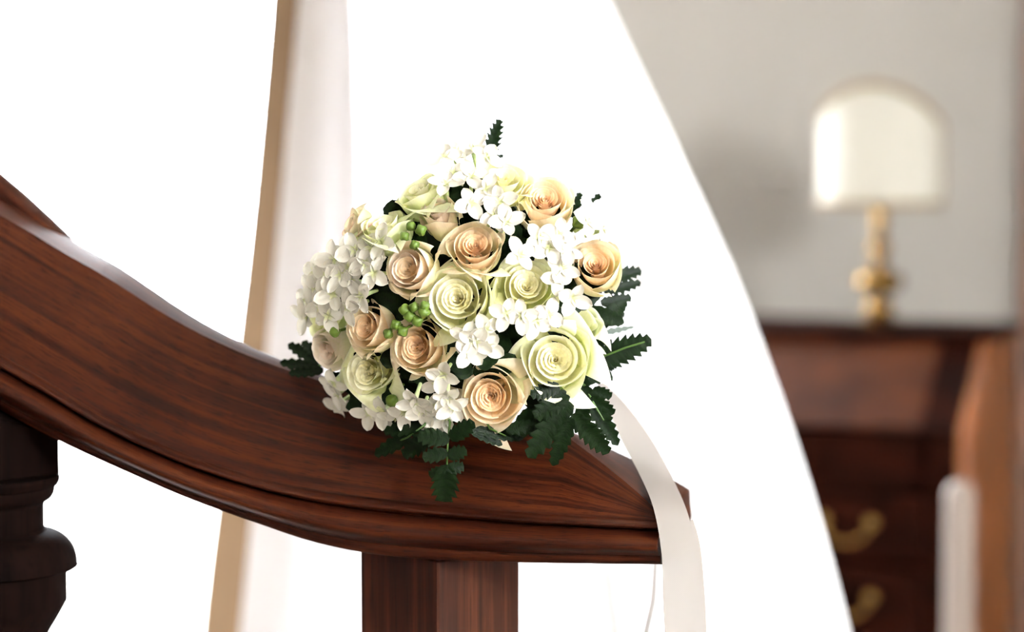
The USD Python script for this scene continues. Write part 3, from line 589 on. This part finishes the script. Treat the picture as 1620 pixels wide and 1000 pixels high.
fern([(760, 650, 2.05), (775, 678, 2.02), (800, 690, 2.025)], [
    ((752, 680), (828, 694), 13, 6, 2.02, 2.03), ((745, 682), (795, 704), 11, 5, 2.018, 2.025), ((800, 680), (850, 672), 16, 5, 2.02, 2.02)], 6)
fern([(540, 560, 2.11), (510, 578, 2.125), (470, 574, 2.13)], [
    ((508, 582), (442, 573), 13, 5, 2.125, 2.13), ((505, 572), (455, 544), 14, 5, 2.125, 2.13), ((512, 586), (456, 590), 12, 5, 2.12, 2.125), ((505, 566), (478, 540), 12, 4, 2.125, 2.13)], 7)
g = np.random.default_rng(55)
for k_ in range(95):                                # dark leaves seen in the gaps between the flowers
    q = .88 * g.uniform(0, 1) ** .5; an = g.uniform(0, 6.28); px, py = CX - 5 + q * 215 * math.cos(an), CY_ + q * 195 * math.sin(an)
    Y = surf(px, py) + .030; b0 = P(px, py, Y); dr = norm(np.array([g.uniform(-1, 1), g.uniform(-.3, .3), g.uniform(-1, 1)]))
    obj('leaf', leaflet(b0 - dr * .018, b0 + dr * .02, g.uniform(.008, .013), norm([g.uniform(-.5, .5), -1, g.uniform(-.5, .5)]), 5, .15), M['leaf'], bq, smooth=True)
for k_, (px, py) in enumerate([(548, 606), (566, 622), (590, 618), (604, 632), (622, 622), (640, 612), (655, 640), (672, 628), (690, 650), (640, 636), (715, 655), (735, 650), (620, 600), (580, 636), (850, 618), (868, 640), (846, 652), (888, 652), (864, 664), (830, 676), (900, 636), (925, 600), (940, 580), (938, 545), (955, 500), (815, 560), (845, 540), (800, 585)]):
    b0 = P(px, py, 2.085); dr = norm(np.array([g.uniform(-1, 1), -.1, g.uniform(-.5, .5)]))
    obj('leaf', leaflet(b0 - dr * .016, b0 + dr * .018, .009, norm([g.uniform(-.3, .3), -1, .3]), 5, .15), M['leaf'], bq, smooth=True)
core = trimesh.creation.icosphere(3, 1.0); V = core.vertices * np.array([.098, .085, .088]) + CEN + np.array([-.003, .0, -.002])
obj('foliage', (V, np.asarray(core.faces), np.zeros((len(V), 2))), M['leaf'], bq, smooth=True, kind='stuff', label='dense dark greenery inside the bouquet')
stems = []
for k_ in range(14):
    a_ = k_ * 2.4; r_ = .004 * math.sqrt(k_); o = np.array([r_ * math.cos(a_), 0, r_ * math.sin(a_)])
    stems.append(tube([CEN + o * 2, P(790, 560, 2.22) + o, P(812, 566, 2.36) + o * 1.4], .0035, 7))
obj('stem', join(stems), M['stem'], bq, smooth=True)
obj('handle_wrap', tube([P(785, 556, 2.20), P(800, 562, 2.30)], .021, 20), M['ribbon'], bq, smooth=True, label='white ribbon wound around the stems')

# ---------------------------------------------------------------- ribbons
def ribbon(name, left, right, mat, label, sm=True, n=44, thick=.0006):
    A, B = np.array(left), np.array(right); ta = np.linspace(0, 1, len(A)); tb_ = np.linspace(0, 1, len(B)); T = np.linspace(0, 1, n)
    a = np.stack([PchipInterpolator(ta, A[:, j])(T) for j in range(3)], 1); b = np.stack([PchipInterpolator(tb_, B[:, j])(T) for j in range(3)], 1)
    G = np.stack([lerp(a, b, s_) + np.array([0, -.002 * math.sin(math.pi * s_), .0]) for s_ in np.linspace(0, 1, 9)], 1)
    v, f, uv = grid(G); ln = np.concatenate([[0], np.cumsum(np.linalg.norm(np.diff((a + b) / 2, axis=0), axis=1))])
    uv = np.stack([np.tile(np.linspace(0, .033, 9), n), np.repeat(ln, 9)], 1)
    return obj(name, (v, f, uv), M[mat], bq, smooth=True, label=label)
Lp = [(944, 606, 2.13), (962, 650, 2.125), (985, 700, 2.115), (1010, 747, 2.085), (1030, 792, 2.012), (1042, 842, 1.990), (1048, 890, 1.990)]
Rp = [(956, 606, 2.16), (985, 634, 2.165), (1012, 667, 2.160), (1040, 710, 2.140), (1066, 760, 2.095), (1088, 812, 2.045), (1100, 866, 2.03)]
ribbon('ribbon', [P(*p) for p in Lp], [P(*p) for p in Rp], 'ribbon', 'beige satin ribbon tail draped over the rail end')
Lq = [(1045, 850), (1048, 900), (1049, 950), (1052, 1010), (1056, 1320)]; Rq = [(1096, 822), (1108, 866), (1113, 915), (1117, 980), (1122, 1310)]
ribbon('ribbon', [P(x, y, 1.996) for x, y in Lq], [P(x, y, 2.045) for x, y in Rq], 'ribbon', 'lower ribbon tail hanging below the rail end')
ribbon('ribbon', [P(x, y, 2.16) for x, y in [(1036, 840), (1033, 900), (1030, 945), (1018, 1000), (1008, 1060)]], [P(x, y, 2.19) for x, y in [(1046, 840), (1040, 900), (1038, 945), (1027, 1000), (1015, 1070)]], 'ribbon', 'narrow ribbon end hanging behind the rail')
ribbon('ribbon', [P(x, y, 2.20) for x, y in [(985, 620), (1030, 672), (1070, 740), (1094, 810), (1108, 880), (1112, 1000), (1112, 1080)]], [P(x, y, 2.23) for x, y in [(1005, 622), (1050, 680), (1092, 744), (1116, 815), (1127, 890), (1130, 1000), (1132, 1080)]], 'ribbon_sheer', 'sheer white ribbon behind the satin one')
ribbon('ribbon', [P(x, y, 2.15) for x, y in [(975, 530), (990, 545), (992, 575), (972, 600), (950, 605)]], [P(x, y, 2.18) for x, y in [(985, 518), (1006, 540), (1004, 580), (980, 606), (955, 612)]], 'ribbon_sheer', 'small sheer ribbon loop beside the fern')
